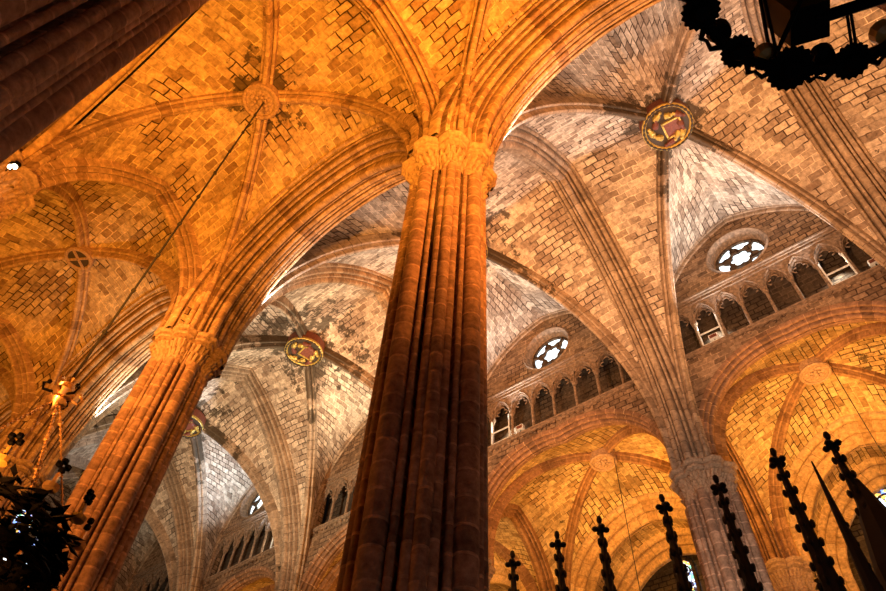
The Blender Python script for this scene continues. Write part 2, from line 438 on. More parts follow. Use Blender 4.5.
def boss_ring(R, grp):
    def f(label, loc):
        t = thing('vault_boss', label, 'boss', (loc[0], loc[1], loc[2] - .40), group=grp)
        MB().lathe([(R * .8, .4), (R, .3), (R, .02)], 32).build('drum', M['carved'], t)
        ring = MB(); pts = [(R * .9 * cos(2 * pi * k / 32), R * .9 * sin(2 * pi * k / 32), 0) for k in range(33)]
        ring.tube(pts, .07, 8); ring.build('rim', M['carved'], t, True)
        MB().lathe([(R * .85, .03), (R * .85, -.01)], 24).build('ground', M['boss_dark'], t)
        for q in (.55, .55 + pi / 2):
            c = MB(); c.tube([(R * .85 * cos(q), R * .85 * sin(q), -.02), (-R * .85 * cos(q), -R * .85 * sin(q), -.02)], .05, 6); c.build('cross_bar', M['carved'], t)
    return f

# ------------------------------------------------------------------ piers
SH = []
for k in range(4):
    q = k * pi / 2
    SH.append((.70 * cos(q), .70 * sin(q), .155))                      # big shafts on the axes
    for dq, r, R0 in ((-.19, .072, .70), (0, .095, .735), (.19, .072, .70)):
        a = q + pi / 4 + dq; SH.append((R0 * cos(a), R0 * sin(a), r))    # triple thin shafts on the diagonals
    for dq in (-.33, .33):
        a = q + dq; SH.append((.68 * cos(a), .68 * sin(a), .05))
def core_r(q):
    a = (q + pi / 8) % (pi / 4) - pi / 8                                # octagon
    r = .665 * cos(pi / 8) / cos(a)
    for k in range(8):                                                # deep hollows beside the shafts
        c = k * pi / 4 + pi / 8
        d = abs((q - c + pi) % (2 * pi) - pi)
        if d < .085: r -= .17 * (1 - (d / .085) ** 2) + .03
    return r
def capital_mesh():
    prof = [(-1.05, 1.0, 0), (-1.0, 1.07, 0), (-.93, 1.07, 0), (-.90, 1.0, 0), (-.82, .99, .5), (-.72, 1.0, .8), (-.62, 1.06, 1.2), (-.59, 1.04, 1.0), (-.57, .96, .2), (-.48, 1.0, .8), (-.38, 1.08, 1.1), (-.32, 1.10, 1.0), (-.29, 1.02, 0), (-.24, 1.05, 0),
            (-.21, 1.27, 0), (-.15, 1.30, 0), (-.135, 1.18, 0), (-.09, 1.18, 0), (-.06, 1.34, 0), (.0, 1.42, 0), (.03, 1.42, 0), (.03, 1.2, 0), (.03, .4, 0)]
    n = 320; vs = []; uv = []
    def lobes(q, amt):
        r = core_r(q)
        for k in range(8):
            a = k * pi / 4; R0 = .56; ap = .255; cx_, cy_ = R0 * cos(a), R0 * sin(a); lo, hi = 0, 9
            for jn in range(8):
                b = a + jn * pi / 4; nd_ = cos(b) * cos(q) + sin(b) * sin(q); t_ = ap + cos(b) * cx_ + sin(b) * cy_
                if nd_ > 1e-6: hi = min(hi, t_ / nd_)
                elif nd_ < -1e-6: lo = max(lo, t_ / nd_)
                elif t_ < 0: hi = -1
            if hi > lo: r = max(r, hi)
        return r
    for (z, s, fol) in prof:
        for k in range(n):
            q = 2 * pi * k / n; r = lobes(q, 1) * s * .93
            if fol:
                f = .06 * abs(sin(q * 20 + (pi / 2 if z > -.5 else 0))) ** .6 + noise.noise(Vector((cos(q) * 9, sin(q) * 9, z * 9))) * .05
                r += f * fol
            vs.append((r * cos(q), r * sin(q), z)); uv.append((q * .8, z))
    m = len(prof)
    fs = [(i * n + k, i * n + (k + 1) % n, (i + 1) * n + (k + 1) % n, (i + 1) * n + k) for i in range(m - 1) for k in range(n)]
    fs.append(tuple(range((m - 1) * n, m * n)))
    return mesh('capital', vs, fs, uv, False)
def pier_proto():
    t = thing('stone_pier', '', 'pier')
    n = 256; vs = []; uv = []; zs = [0, .9] + [.9 + (H - 2.0) * i / 12 for i in range(1, 13)]
    for z in zs:
        for k in range(n):
            q = 2 * pi * k / n; r = core_r(q); vs.append((r * cos(q), r * sin(q), z)); uv.append((q * .9, z))
    m = len(zs)
    link('core', mesh('core', vs, [(i * n + k, i * n + (k + 1) % n, (i + 1) * n + (k + 1) % n, (i + 1) * n + k) for i in range(m - 1) for k in range(n)], uv, False), M['pier'], t)
    for i, (x, y, r) in enumerate(SH):
        s = MB(); s.tube([(x, y, .9), (x, y, 8), (x, y, H - DROP - .92)], r, 14, False)
        off = random.random() * .15
        s.uv = [(a * .3, b + off) for a, b in s.uv]
        s.build('colonnette', M['pier'], t, True)
    link('capital', capital_mesh(), M['carved'], t, (0, 0, H - DROP))
    MB().lathe([(1.25, 0), (1.25, .35), (1.12, .42), (1.1, .75), (.98, .82), (.95, .95), (.6, 1.0)], 8).build('plinth', M['pier'], t)
    return t
def copy_tree(o, parent=None):
    c = o.copy(); C.objects.link(c); c.parent = parent
    for ch in list(o.children): copy_tree(ch, c)
    return c
PIERS = [
 ((0, 0), 'huge central clustered stone pier with carved capital filling the middle of the view'),
 ((-9.25, 0), 'orange-lit clustered stone pier leaning across the left, second along the near arcade'),
 ((0, W), 'grey-brown clustered pier across the nave between the two right-hand rose windows'),
 ((0, -A), 'dark foreground clustered pier crossing the top left corner'),
 ((-9.25, -A), 'side aisle pier whose carved capital shows at the left edge under two small lamps'),
 ((-9.25, W), 'far nave pier mostly hidden behind the huge central pier'),
 ((-18.54, 0), 'third pier of the near arcade, hidden behind the garlanded chandelier at left'),
 ((-18.54, W), 'far nave pier at the bottom left of the central pier, beneath grey vault ribs'),
 ((-26.3, W), 'distant nave pier seen dim beyond the orange left pier'),
 ((-26.3, 0), 'distant near arcade pier behind the orange left pier'),
 ((0, W + A), 'orange-lit pier of the far aisle with small capital, right of the black choir spire'),
 ((-9.25, W + A), 'far aisle pier behind the choir spires beneath the orange vault'),
 ((-18.54, W + A), 'remote far aisle pier at the lower left beyond the nave'),
 ((8.4, W), 'pier across the nave beyond the right edge of the view'),
 ((8.4, 0), 'next near arcade pier above the right edge behind the iron chandelier'),
 ((8.4, W + A), 'far aisle pier beyond the lower right corner'),
 ((8.4, -A), 'side aisle pier beside the viewpoint'),
 ((-18.54, -A), 'side aisle pier beyond the left edge of the view'),
]
proto = pier_proto()
for i, (xy, lab) in enumerate(PIERS):
    o = proto if i == 0 else copy_tree(proto)
    o.location = (xy[0], xy[1], 0); o['label'] = lab
    if i == 4: o.scale = (1.12, 1.12, 1.04)
    o['group'] = 'clustered piers carrying the vaults'

# ------------------------------------------------------------------ vaults
NR = .62
F_ST, F_R = 5.1, 4.95          # nave wall rib: stilt, rise
FARC = 3.25
ARC = 3.9                     # arcade rise
nave_lab = {0: ('pale vault ribs at the top right corner above the iron chandelier', 'gilded boss beyond the top right corner'),
 1: ('pinkish vault ribs meeting at the gilded boss above the right-hand rose window', 'gilded boss carved with a red shield at upper right'),
 2: ('nave vault ribs half hidden behind the capital of the central pier', 'gilded boss hidden behind the central pier'),
 3: ('soot-stained ribs meeting at the gilded boss between the two main piers', 'gilded boss amid black stains between the two main piers'),
 4: ('grey shaded nave ribs just right of the orange left pier', 'dark boss at the right edge of the orange left pier'),
 5: ('distant nave ribs seen through the arch at lower left', 'distant boss seen left of the orange left pier')}
for i in range(6):
    x1, x0 = XS[i], XS[i + 1]
    e = {'s': (.75, F_R, F_ST, .38), 'n': (.6, F_R, F_ST, .38), 'w': (.0, 9.85, 0, .6), 'e': (.0, 9.85, 0, .6)}
    vault(x0, x1, 0, W, e, 9.0, .7, M['nave_web'], M['pale_rib'], nave_lab[i][0], 'ribs of the nave vault', nave_lab[i][1],
          lambda l, p, s=i: boss_gilded(l, p, .88, s + 1), wallribs=('n', 's'))
tl = {1: 'wide pale moulded transverse arch across the nave at the top right edge', 2: 'wide moulded transverse arch springing from the central pier to the grey pier across the nave',
      3: 'dark red-brown transverse arch curving behind the central pier above the stained boss', 4: 'grey transverse arch left of the stained gilded boss', 5: 'distant dark transverse arch beyond the orange left pier'}
for i in (1, 2, 3, 4, 5):
    tag(ribs('transverse_arch', full_curve((XS[i], 0), (XS[i], W), 9.85, .6, 30), 'nave', M['pale_rib'] if i != 3 else M['rib']), tl[i], 'arch', 'transverse arches of the nave')

aisle_lab = {0: ('aisle vault ribs beyond the top edge', 'aisle boss beyond the top edge'), 1: ('orange aisle ribs fanning up from the central capital to the top edge', 'carved boss above the top edge of the view'),
 2: ('orange aisle ribs meeting at the carved boss at top left of centre', 'round leaf-carved orange boss where the long chain hangs'),
 3: ('orange-brown aisle ribs meeting at the small ringed boss at left', 'small ringed boss with a cross at the left'),
 4: ('dim brown aisle ribs at the left edge below the ringed boss', 'dim boss at the left edge')}
TA = {0: 3.5, 1: 3.5, 2: 3.45, 3: 4.15, 4: 4.0, 5: 4.0}
for i in range(5):
    x1, x0 = XS[i], XS[i + 1]
    e = {'n': (.85, ARC + .1, 0, .55), 's': (.5, ARC + .2, 0, .55), 'e': (0, TA[i], 0, .6), 'w': (0, TA[i + 1], 0, .6)}
    vault(x0, x1, -A, 0, e, 4.75, .65, M['aisle_web'], M['rib'], aisle_lab[i][0], 'ribs of the near aisle vault', aisle_lab[i][1],
          boss_ring(.46, 'bosses of the near aisle') if i == 3 else boss_carved(.52, 'bosses of the near aisle'))
al = {1: 'aisle arch above the top edge', 2: 'orange aisle arch rising left from the central capital to the top edge', 3: 'orange pointed aisle arch framing the ringed boss bay at left', 4: 'brown aisle arch at the far left edge',}
for i in (1, 2, 3, 4):
    tag(ribs('aisle_arch', full_curve((XS[i], 0), (XS[i], -A), TA[i], .6, 26), 'aisle_t', M['rib']), al[i], 'arch', 'arches across the near aisle')

far_lab = {0: ('far aisle ribs beyond the right edge', 'far aisle boss beyond the right edge'), 1: ('orange far aisle ribs meeting at the round boss at right under the arcade', 'round orange boss in the far aisle at right'),
 2: ('orange far aisle ribs above the choir spires', 'orange boss in the far aisle with a thin cord hanging'),
 3: ('far aisle ribs just left of the foot of the central pier', 'far aisle boss behind the central pier'),
 4: ('distant far aisle ribs lit orange at the bottom', 'distant far aisle boss at the bottom')}
for i in range(5):
    x1, x0 = XS[i], XS[i + 1]
    e = {'s': (.0, FARC + .06, 0, .55), 'n': (.5, ARC + .35, 0, .55), 'e': (0, 3.8, 0, .6), 'w': (0, 3.8, 0, .6)}
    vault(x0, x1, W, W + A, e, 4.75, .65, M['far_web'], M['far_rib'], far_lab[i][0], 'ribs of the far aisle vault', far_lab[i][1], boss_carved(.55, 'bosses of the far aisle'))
fl = {1: 'far aisle arch beyond the right edge', 2: 'orange arch across the far aisle right of the grey pier', 3: 'orange arch across the far aisle at the lower right edge of the central pier', 4: 'dim arch across the far aisle at lower left'}
for i in (1, 2, 3, 4):
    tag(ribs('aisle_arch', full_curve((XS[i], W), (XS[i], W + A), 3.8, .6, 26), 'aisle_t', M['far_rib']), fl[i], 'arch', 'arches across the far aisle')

# arcades
nl = {0: 'moulded near arcade arch above the right edge', 1: 'wide orange moulded arch sweeping from the central capital to the top edge', 2: 'wide orange moulded arch between the central pier and the orange left pier',
      3: 'brown moulded arch from the orange left pier down to the left', 4: 'distant near arcade arch behind the chandelier at lower left'}
fl = {0: 'far arcade arch beyond the right edge', 1: 'orange-edged far arcade arch under the right-hand rose window', 2: 'orange-edged far arcade arch above the choir spires', 3: 'far arcade arch at the lower left of the central pier',
      4: 'distant far arcade arch glowing orange at the bottom'}
for i in range(5):
    tag(ribs('arcade_arch', full_curve((XS[i + 1], 0), (XS[i], 0), ARC + .1, .42, 30), 'arcade', M['rib']), nl[i], 'arch', 'arches of the near arcade')
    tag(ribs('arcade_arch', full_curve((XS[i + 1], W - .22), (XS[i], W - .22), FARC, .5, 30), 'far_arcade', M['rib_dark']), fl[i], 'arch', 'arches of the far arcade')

# ------------------------------------------------------------------ walls above the arcades
def circ(cx, cz, r, n=48): return [(cx + r * cos(2 * pi * k / n), cz + r * sin(2 * pi * k / n)) for k in range(n)]
def arc2d(x0, x1, rise, n=20):
    s = (x1 - x0) / 2; h = arch_half(s, rise, n)
    return [(x0 + a, b) for a, b in h] + [(x1 - a, b) for a, b in h[-2::-1]]
ZT, ZA = 3.85, 6.30              # triforium sill and top, above H
def wall_bay(x0, x1, y, holes, name, mat, rise):
    low = [(x0 + .5, -DROP)] + arc2d(x0 + .5, x1 - .5, rise) + [(x1 - .5, -DROP)]
    out = [(x0, -DROP)] + low + [(x1, -DROP), (x1, 10.9), (x0, 10.9)]
    return struct(plate(name, [out] + holes, .45, (0, y, H), mat))

def rose_thing(cx, cz, y, n):
    t = bpy.data.objects.new('window_%d' % n, None); C.objects.link(t); t.location = (cx, y, cz); struct(t)
    R = .95
    s = MB(); prof = [(1.20, -.03), (1.14, -.09), (1.08, -.03), (1.05, .10), (1.0, .30), (.97, .42), (.97, .55)]
    n_ = 56; vs = []
    for (r, d) in prof:
        for k in range(n_):
            q = 2 * pi * k / n_; vs.append((r * cos(q), d, r * sin(q)))
    s.add(vs, [(i * n_ + k, (i + 1) * n_ + k, (i + 1) * n_ + (k + 1) % n_, i * n_ + (k + 1) % n_) for i in range(len(prof) - 1) for k in range(n_)], [(0, v[1]) for v in vs])
    s.build('window_surround', M['pale_carved'], t, True)
    holes = []
    holes.append([((.32 + .09 * abs(cos(3 * q))) * cos(q), (.32 + .09 * abs(cos(3 * q))) * sin(q)) for q in [2 * pi * k / 72 for k in range(72)]])
    for k in range(6):
        c = 2 * pi * k / 6 + .25; lp = []
        for j in range(21):
            f = -25.5 + 51 * j / 20; lp.append((.88 * cos(c + radians(f)), .88 * sin(c + radians(f))))
        for j in range(25):
            f = 25 - 50 * j / 24; a = abs(f) / 25
            r = .50 + .27 * a ** 1.4 - .05 * abs(sin(a * pi * 1.5)); lp.append((r * cos(c + radians(f)), r * sin(c + radians(f))))
        holes.append(lp)
    plate('tracery', [circ(0, 0, .99)] + holes, .10, (0, .42, 0), M['wall_shaded'], t)
    g = MB(); g.add([(R * cos(2 * pi * k / 32), .50, R * sin(2 * pi * k / 32)) for k in range(32)], [tuple(range(32))]); g.build('glass', M['rose_glass'], t)
    return t

TW = 12.62                       # mid plane of the wall; its face is at 12.4
trif_lab = ['dim gallery arcade at the right edge', 'eight-arched gallery under the right-hand rose window', 'eight-arched gallery under the middle rose window', 'gallery arcade with one lit opening just left of the central pier',
            'dim gallery arcade under the blue-lit rose at lower left', 'remote gallery arcade beyond the orange left pier']
def triforium(x0, x1, lab, lit, i):
    t = thing('gallery_arcade', lab, 'arcade', (x0, 12.4, H + ZT), group='gallery arcades below the rose windows')
    a, b = x0 + .62, x1 - .62; n = 8; p = (b - a) / n; h = ZA - ZT
    for k in range(n):
        c = a + p * (k + .5) - x0; w = p * .5 - .07
        z0 = 1.42; zap = h - .22
        op = []
        hw = w; hh = zap - z0 - .02
        for (u, v) in arc2d(-hw, hw, hh, 10): op.append((c + u * (1 - .13 * sin(min(1, v / hh) * pi * 3) ** 2), z0 + v))
        out = [(c - p / 2, z0), (c - hw, z0)] + op[1:-1] + [(c + hw, z0), (c + p / 2, z0), (c + p / 2, h), (c - p / 2, h)]
        pa = plate('pointed_arch', [out], .16, (0, .10, 0), M['pale_carved'], t)
        # trefoil bars inside the head
        tr = MB(); cz = z0 + hh * .42
        for q0, q1, cx_, cy_, r in ((.1, pi - .1, 0, .16, .13), (1.2, 4.6, -.15, -.02, .11), (-1.5, 1.9, .15, -.02, .11)):
            tr.tube([(c + cx_ + r * cos(q0 + (q1 - q0) * j / 8), .1, cz + cy_ + r * sin(q0 + (q1 - q0) * j / 8)) for j in range(9)], .026, 6)
        tr.build('tracery', M['pale_carved'], pa, True)
        hm = MB(); hm.tube([(c + u * 1.08, -.02, z0 + .03 + v * 1.08) for (u, v) in arc2d(-hw, hw, hh, 8)], .035, 6); hm.build('hood_mould', M['pale_carved'], pa, True)
    for k in range(n + 1):
        x = a + p * k - x0
        s = MB(); s.tube([(x, .08, .06), (x, .08, 1.34)], .06, 10); cn = s.build('colonnette', M['pale_carved'], t, True)
        s = MB(); s.lathe([(.06, 1.28), (.085, 1.34), (.10, 1.40), (.10, 1.44)], 8, (x, .08, 0)); s.build('capital', M['pale_carved'], cn); s = MB(); s.lathe([(.10, 0), (.10, .04), (.075, .08)], 8, (x, .08, 0)); s.build('base', M['pale_carved'], cn)
    s = MB(); s.box((.55, -.16, -.06), (x1 - x0 - .55, .3, .0)); s.box((.55, -.10, -.14), (x1 - x0 - .55, .1, -.06)); s.build('sill', M['pale_carved'], t)
    s = MB(); m = int((x1 - x0 - 1.2) / .3)
    for k in range(m): xx = .65 + k * .3; s.box((xx, -.08, -.28), (xx + .13, .02, -.14))
    s = MB(); pts = [(.6, -.14)]
    for k in range(m): xx = .65 + k * .3; pts += [(xx, -.16), (xx, -.28), (xx + .13, -.28), (xx + .13, -.16)]
    pts += [(x1 - x0 - .6, -.16), (x1 - x0 - .6, -.14)]; n_ = len(pts)
    s.add([(u, -.08, v) for u, v in pts] + [(u, .05, v) for u, v in pts], [tuple(range(n_)), tuple(reversed(range(n_, 2 * n_)))] + [(k, k + n_, (k + 1) % n_ + n_, (k + 1) % n_) for k in range(n_)])
    s.build('corbel_course', M['wall'], t)
    s = MB(); L_ = x1 - x0 - .5
    s.box((.5, -.12, h + .26), (L_, .02, h + .34)); s.box((.5, -.06, h + .16), (L_, .02, h + .26)); s.box((.5, -.04, h - .01), (L_, .02, h + .04)); s.build('string_course', M['pale_carved'], t)
    for k in lit:
        xl = a + p * k - x0
        bw = MB(); bw.box((xl + .04, -.10, .04), (xl + .09, -.05, 1.3)); bw.box((xl + p - .09, -.10, .04), (xl + p - .04, -.05, 1.3)); bw.box((xl + .04, -.10, .02), (xl + p - .04, -.05, .09)); bw.box((xl + .04, -.09, .62), (xl + p - .04, -.06, .68))
        o = bw.build('gleam_bars', M['white_metal']); o.location = (x0, 12.4, H + ZT)  # white bars carry the gleam of floodlit colonnettes in their colour
        tag(o, {(1, 1): 'white bars standing in for floodlit shafts in the second opening of the right-hand gallery', (1, 6): 'white bars standing in for floodlit shafts in the seventh opening of the right-hand gallery', (2, 1): 'white bars standing in for floodlit shafts in the gallery just right of the central pier',
                (3, 6): 'white bars standing in for floodlit shafts in the gallery just left of the central pier', (4, 6): 'white bars standing in for floodlit shafts in the gallery under the blue-lit rose at lower left'}.get((i, k), 'white bars standing in for floodlit shafts in the remote gallery'), 'frame', 'white bars standing in for floodlit shafts in the galleries')
        fl_ = thing('floodlight', {(1, 1): 'boxy floodlight in the second opening of the right-hand gallery', (1, 6): 'boxy floodlight at the right end of the right-hand gallery', (2, 1): 'boxy floodlight in the middle gallery beside the white bars',
                (3, 6): 'boxy floodlight in the gallery left of the central pier', (4, 6): 'boxy floodlight in the gallery under the blue-lit rose'}.get((i, k), 'boxy floodlight in the remote gallery'), 'floodlight', (a + p * (k + (.6 if k == 1 else 1.6)), 12.36, H + ZT + .28), group='floodlights standing in the galleries')
        if k != 6: fl_.location.x = a + p * (k + (.55 if i == 1 else 1.45))
        fb = MB(); fb.box((-.16, -.1, -.09), (.16, .06, .11)); ob = fb.build('housing', M['white_metal'], fl_)
        ln = MB(); ln.box((-.13, -.11, -.06), (.13, -.1, .08)); ln.build('louvre', M['red'], fl_)
        st = MB(); st.tube([(0, 0, -.28), (0, 0, -.09)], .02, 6); st.build('bracket', M['iron'], fl_)

RO = [.1, .2, 0, 0, 1.0, 0]
gx = {0: [], 1: [1, 6], 2: [1], 3: [6], 4: [6], 5: []}
for i in range(6):
    x1, x0 = XS[i], XS[i + 1]; cx = (x0 + x1) / 2
    hole = [[(x0 + .62, ZT), (x1 - .62, ZT), (x1 - .62, ZA), (x0 + .62, ZA)], circ(cx - RO[i], 7.95, 1.12)]
    wall_bay(x0, x1, TW, hole, 'wall_north', M['wall'], FARC)
    rose_thing(cx - RO[i], H + 7.95, 12.4, i + 1)
    triforium(x0, x1, trif_lab[i], gx[i], i)
    r = MB(); r.box((x0 + .3, 13.3, H + ZT - .02), (x1 - .3, 13.4, H + ZA + .4)); r.box((x0 + .3, 12.85, H + ZT - .05), (x1 - .3, 13.36, H + ZT)); r.box((x0 + .3, 12.85, H + ZA + .05), (x1 - .3, 13.36, H + ZA + .2)); struct(r.build('wall_north', M['wall_shaded']))
    wall_bay(x0, x1, .25, [], 'wall_south', M['wall'], ARC + .15)

# end walls and shells so that the place is closed
s = MB(); s.box((-34.6, -9, 0), (-34.3, 25, 27)); struct(s.build('wall_west', M['wall']))
s = MB(); s.box((16.8, -9, 0), (17.1, 25, 27)); struct(s.build('wall_east', M['wall']))
s = MB(); s.add([(-35, -9, 0), (17, -9, 0), (17, 26, 0), (-35, 26, 0)], [(0, 1, 2, 3)], [(0, 0), (52, 0), (52, 35), (0, 35)]); struct(s.build('floor', M['floor']))
s = MB(); s.box((-35, -9, 27.4), (17.2, 26, 27.6)); struct(s.build('ceiling', M['roof']))

# ------------------------------------------------------------------ outer walls with deep chapel openings
def prof_orders(sgn, y0, n, step, drop, r):
    """receding orders: u runs into the wall, v deeper towards the opening"""
    cs = []; lv = []
    for k in range(n): cs.append((y0 + k * step, k * drop + .02, r)); 
    def base(u):
        k = min(n, max(0, int((u - y0 + step * .5) / step))); return k * drop - .08
    N = 24 * n; lo, hi = y0 - step * .6, y0 + n * step
    out = []
    for i in range(N + 1):
        u = lo + (hi - lo) * i / N; v = base(u) - .14
        for (uc, vc, rr) in cs:
            if abs(u - uc) < rr: v = max(v, vc + sqrt(rr * rr - (u - uc) ** 2))
        for j in range(n - 1):
            if abs(u - y0 - (j + .47) * step) < .085: v -= .5
        out.append((u, v))
    return out
def chapel(x0, x1, y, sgn, lab, grp, mat):
    """sgn +1: the wall lies towards +y"""
    p = full_curve((x0, y), (x1, y), 4.35, .55, 28) if sgn > 0 else full_curve((x1, y), (x0, y), 4.35, .55, 28)
    t = thing('chapel_arch', lab, 'arch', ((x0 + x1) / 2, y, H), group=grp)
    inv = Matrix.Translation((-(x0 + x1) / 2, -y, -H))
    o = link('outer_order', sweep_mesh('outer_order', p, prof_orders(1, .1, 3, .38, .27, .17), -.3), M['chapel_rib'], t); o.matrix_parent_inverse = inv
    o = link('soffit', sweep_mesh('soffit', p, [(1.1, .62), (1.3, .50), (2.1, .42), (2.3, .45)], .3), mat, t); o.matrix_parent_inverse = inv
    o = link('inner_order', sweep_mesh('inner_order', p, prof_orders(1, 2.4, 3, .34, .27, .15)and[(u, v + .50) for u, v in prof_orders(1, 2.4, 3, .34, .27, .15)], .3), M['chapel_rib'], t); o.matrix_parent_inverse = inv
    # wall with the opening
    yy = y + sgn * .35
    low = arc2d(x0 + .5, x1 - .5, 4.35)
    struct(plate('wall_outer', [[(x0, 0)] + low + [(x1, 0), (x1, 7), (x0, 7)]], .3, (0, yy, H), M['wall']))
    m = MB()
    for xx in (x0, x1): m.box((xx - .45, min(y + sgn * .2, y + sgn * 3.4), 0), (xx + .45, max(y + sgn * .2, y + sgn * 3.4), H))
    struct(m.build('wall_outer', M['wall']))
chl = {0: 'deeply moulded chapel arch beyond the right edge', 1: 'deep glowing ringed chapel arch at the lower right edge', 2: 'deep ringed chapel arch rising behind the middle choir spires', 3: 'deep ringed chapel arch beside the foot of the central pier', 4: 'remote chapel arch at the bottom left'}
for i in range(5):
    chapel(XS[i + 1], XS[i], W + A - .3, 1, chl[i], 'deep chapel arches of the far aisle', M['far_web'])
cnl = {0: 'chapel arch beyond the top edge', 1: 'chapel arch beside the viewpoint', 2: 'long orange moulded wall arch beside the dark foreground pier', 3: 'dark chapel opening below the left pier capital', 4: 'chapel arch beyond the left edge'}
for i in range(5):
    chapel(XS[i + 1], XS[i], -A + .3, -1, cnl[i], 'chapel arches of the near aisle', M['aisle_web'])
s = MB(); s.box((-34.5, 24.0, 0), (17, 24.3, 23)); struct(s.build('wall_outer', M['wall_shaded']))
s = MB(); s.box((-34.5, -10.2, 0), (17, -9.9, 23)); struct(s.build('wall_outer', M['wall_shaded']))

def lancet(x, y, z, w, h, n, axis='y'):
    t = bpy.data.objects.new('window_%d' % n, None); C.objects.link(t); t.location = (x, y, z); struct(t)
    if axis == 'x': t.rotation_euler.z = -pi / 2
    lp = [(-w / 2, -h / 2), (-w / 2, h / 2 - w * .5)] + [(u, h / 2 - w * .5 + v) for u, v in arc2d(-w / 2, w / 2, w * .6, 8)][1:-1] + [(w / 2, h / 2 - w * .5), (w / 2, -h / 2)]
    plate('glass', [lp], .04, (0, -.05, 0), M['stained'], t)
    fr = MB(); fr.tube([(u, -.12, v) for u, v in lp] + [(lp[0][0], -.12, lp[0][1])], .09, 6); fr.tube([(0, -.1, -h / 2), (0, -.1, h * .2)], .05, 6)
    fr.tube([(w * .28 * cos(2 * pi * k / 16), -.1, h * .3 + w * .28 * sin(2 * pi * k / 16)) for k in range(17)], .04, 6)
    for k in range(5): fr.tube([(-w / 2, -.1, -h / 2 + h * .7 * k / 5), (w / 2, -.1, -h / 2 + h * .7 * k / 5)], .02, 6)
    fr.build('window_frame', M['wall_shaded'], t, True)
lancet(-4.9, 23.95, H + 2.5, .8, 2.6, 11); lancet(4.0, 23.95, H + 2.4, 1.6, 3.0, 12)
lancet(-34.2, 5.3, 21.9, 1.1, 2.8, 13, 'x'); lancet(-34.2, 7.0, 21.9, 1.1, 2.8, 14, 'x')

# ------------------------------------------------------------------ choir spires
_c = MB(); _c.lathe([(.012, -.05), (.036, -.03), (.044, .0), (.034, .035), (.03, .05), (.02, .07)], 6, (.006, 0, 0), wob=lambda q, z: 1 + .35 * max(0, cos(q)) * (z > 0)); CRK = mesh('crocket', _c.v, _c.f, _c.uv, True); CRK.materials.append(M['wood'])
def spire_proto():
    t = thing('choir_spire', '', 'spire'); h = 3.6
    s = MB(); n = 4
    s.tube([(0, 0, 0), (0, 0, h - .3), (0, 0, h - .12)], [.17, .035, .03], 8); s.build('shaft', M['wood'], t)
    for q in range(4):
        a = q * pi / 2 + pi / 4
        for k in range(13):
            z = .1 + k * .255; r = .17 - .135 * z / (h - .3) + .012
            cr = bpy.data.objects.new('crocket', CRK); C.objects.link(cr); cr.parent = t; cr.location = (r * cos(a), r * sin(a), z); cr.rotation_euler.z = a; cr.scale = (.72, .72, .95)
    f = MB()
    for q in range(4):
        a = q * pi / 2 + .4; f.ball((.085 * cos(a), .085 * sin(a), h - .2), .052, 8, (1, 1, .8))
    f.ball((0, 0, h - .2), .065, 8); f.ball((0, 0, h - .03), .045, 8, (1, 1, 1.7)); f.build('finial', M['wood'], t, True)
    return t
sp = spire_proto()
spl = ['leftmost black choir spire, just right of the central pier', 'second black crocketed choir spire from the left', 'third black choir spire from the left, under the far arcade arch', 'fourth black choir spire, just left of the grey pier',
       'black choir spire in front of the grey pier', 'tall black choir spire in front of the glowing ringed arch', 'rightmost black choir spire nearest the lower right corner']
for k, (x, y) in enumerate([(-.83, 3.26), (.06, 3.2), (.81, 3.22), (1.84, 3.27), (2.67, 3.3), (3.55, 3.2), (4.25, 3.28)]):
    o = sp if k == 0 else copy_tree(sp)
    o.location = (x, y, 4.4); o.rotation_euler.z = .15 * k; o['label'] = spl[k]; o['group'] = 'black spires along the top of the choir'
t = thing('choir_canopy', 'black carved wooden choir canopy along the bottom right', 'canopy', (1.5, 3.3, 0))
s = MB(); s.box((-3.6, -.35, 0), (5.6, .5, 3.6)); s.build('screen', M['wood'], t)
for k, x in enumerate((-2.33, -1.44, -.69, .34, 1.17, 2.05, 2.75)):
    s = MB(); s.tube([(x, -.05, 3.6), (x, -.05, 4.1), (x, -.05, 4.5)], [.42, .38, .29], 8); s.build('pedestal', M['wood'], t)
for k, x in enumerate((-1.9, -1.05, -.15, .75, 1.6, 2.4)):
    s = MB(); s.tube([(x, -.3, 3.6), (x, -.3, 4.7), (x, -.3, 5.3)], [.09, .06, .01], 6); s.build('pinnacle', M['wood'], t)
for x, r_, zt in ((2.05, .20, 6.7), (2.80, .34, 7.25), (3.42, .42, 7.45), (4.2, .5, 7.3)):  # turrets added to blacken the lower corner, part choir, part dark chapel
    s = MB(); s.tube([(x, .02, 3.5), (x, .02, zt - 1.2), (x, .02, zt - .5), (x, .02, zt)], [r_, r_ * .85, r_ * .5, .04], 8); s.build('filler_turret', M['wood'], t)
o = MB(); o.tube([(0, 0, 0), (0, 0, 2.2), (0, 0, 3.2)], [.16, .05, .01], 8)
for k in range(9): o.ball((.09 * (1 - k / 12), 0, .3 + k * .25), .04, 6)
o = o.build('slender_pinnacle', M['wood'], None); o.location = (4.0, 2.6, 4.0); tag(o, 'thin black wooden pinnacle between the two rightmost choir spires', 'pinnacle')

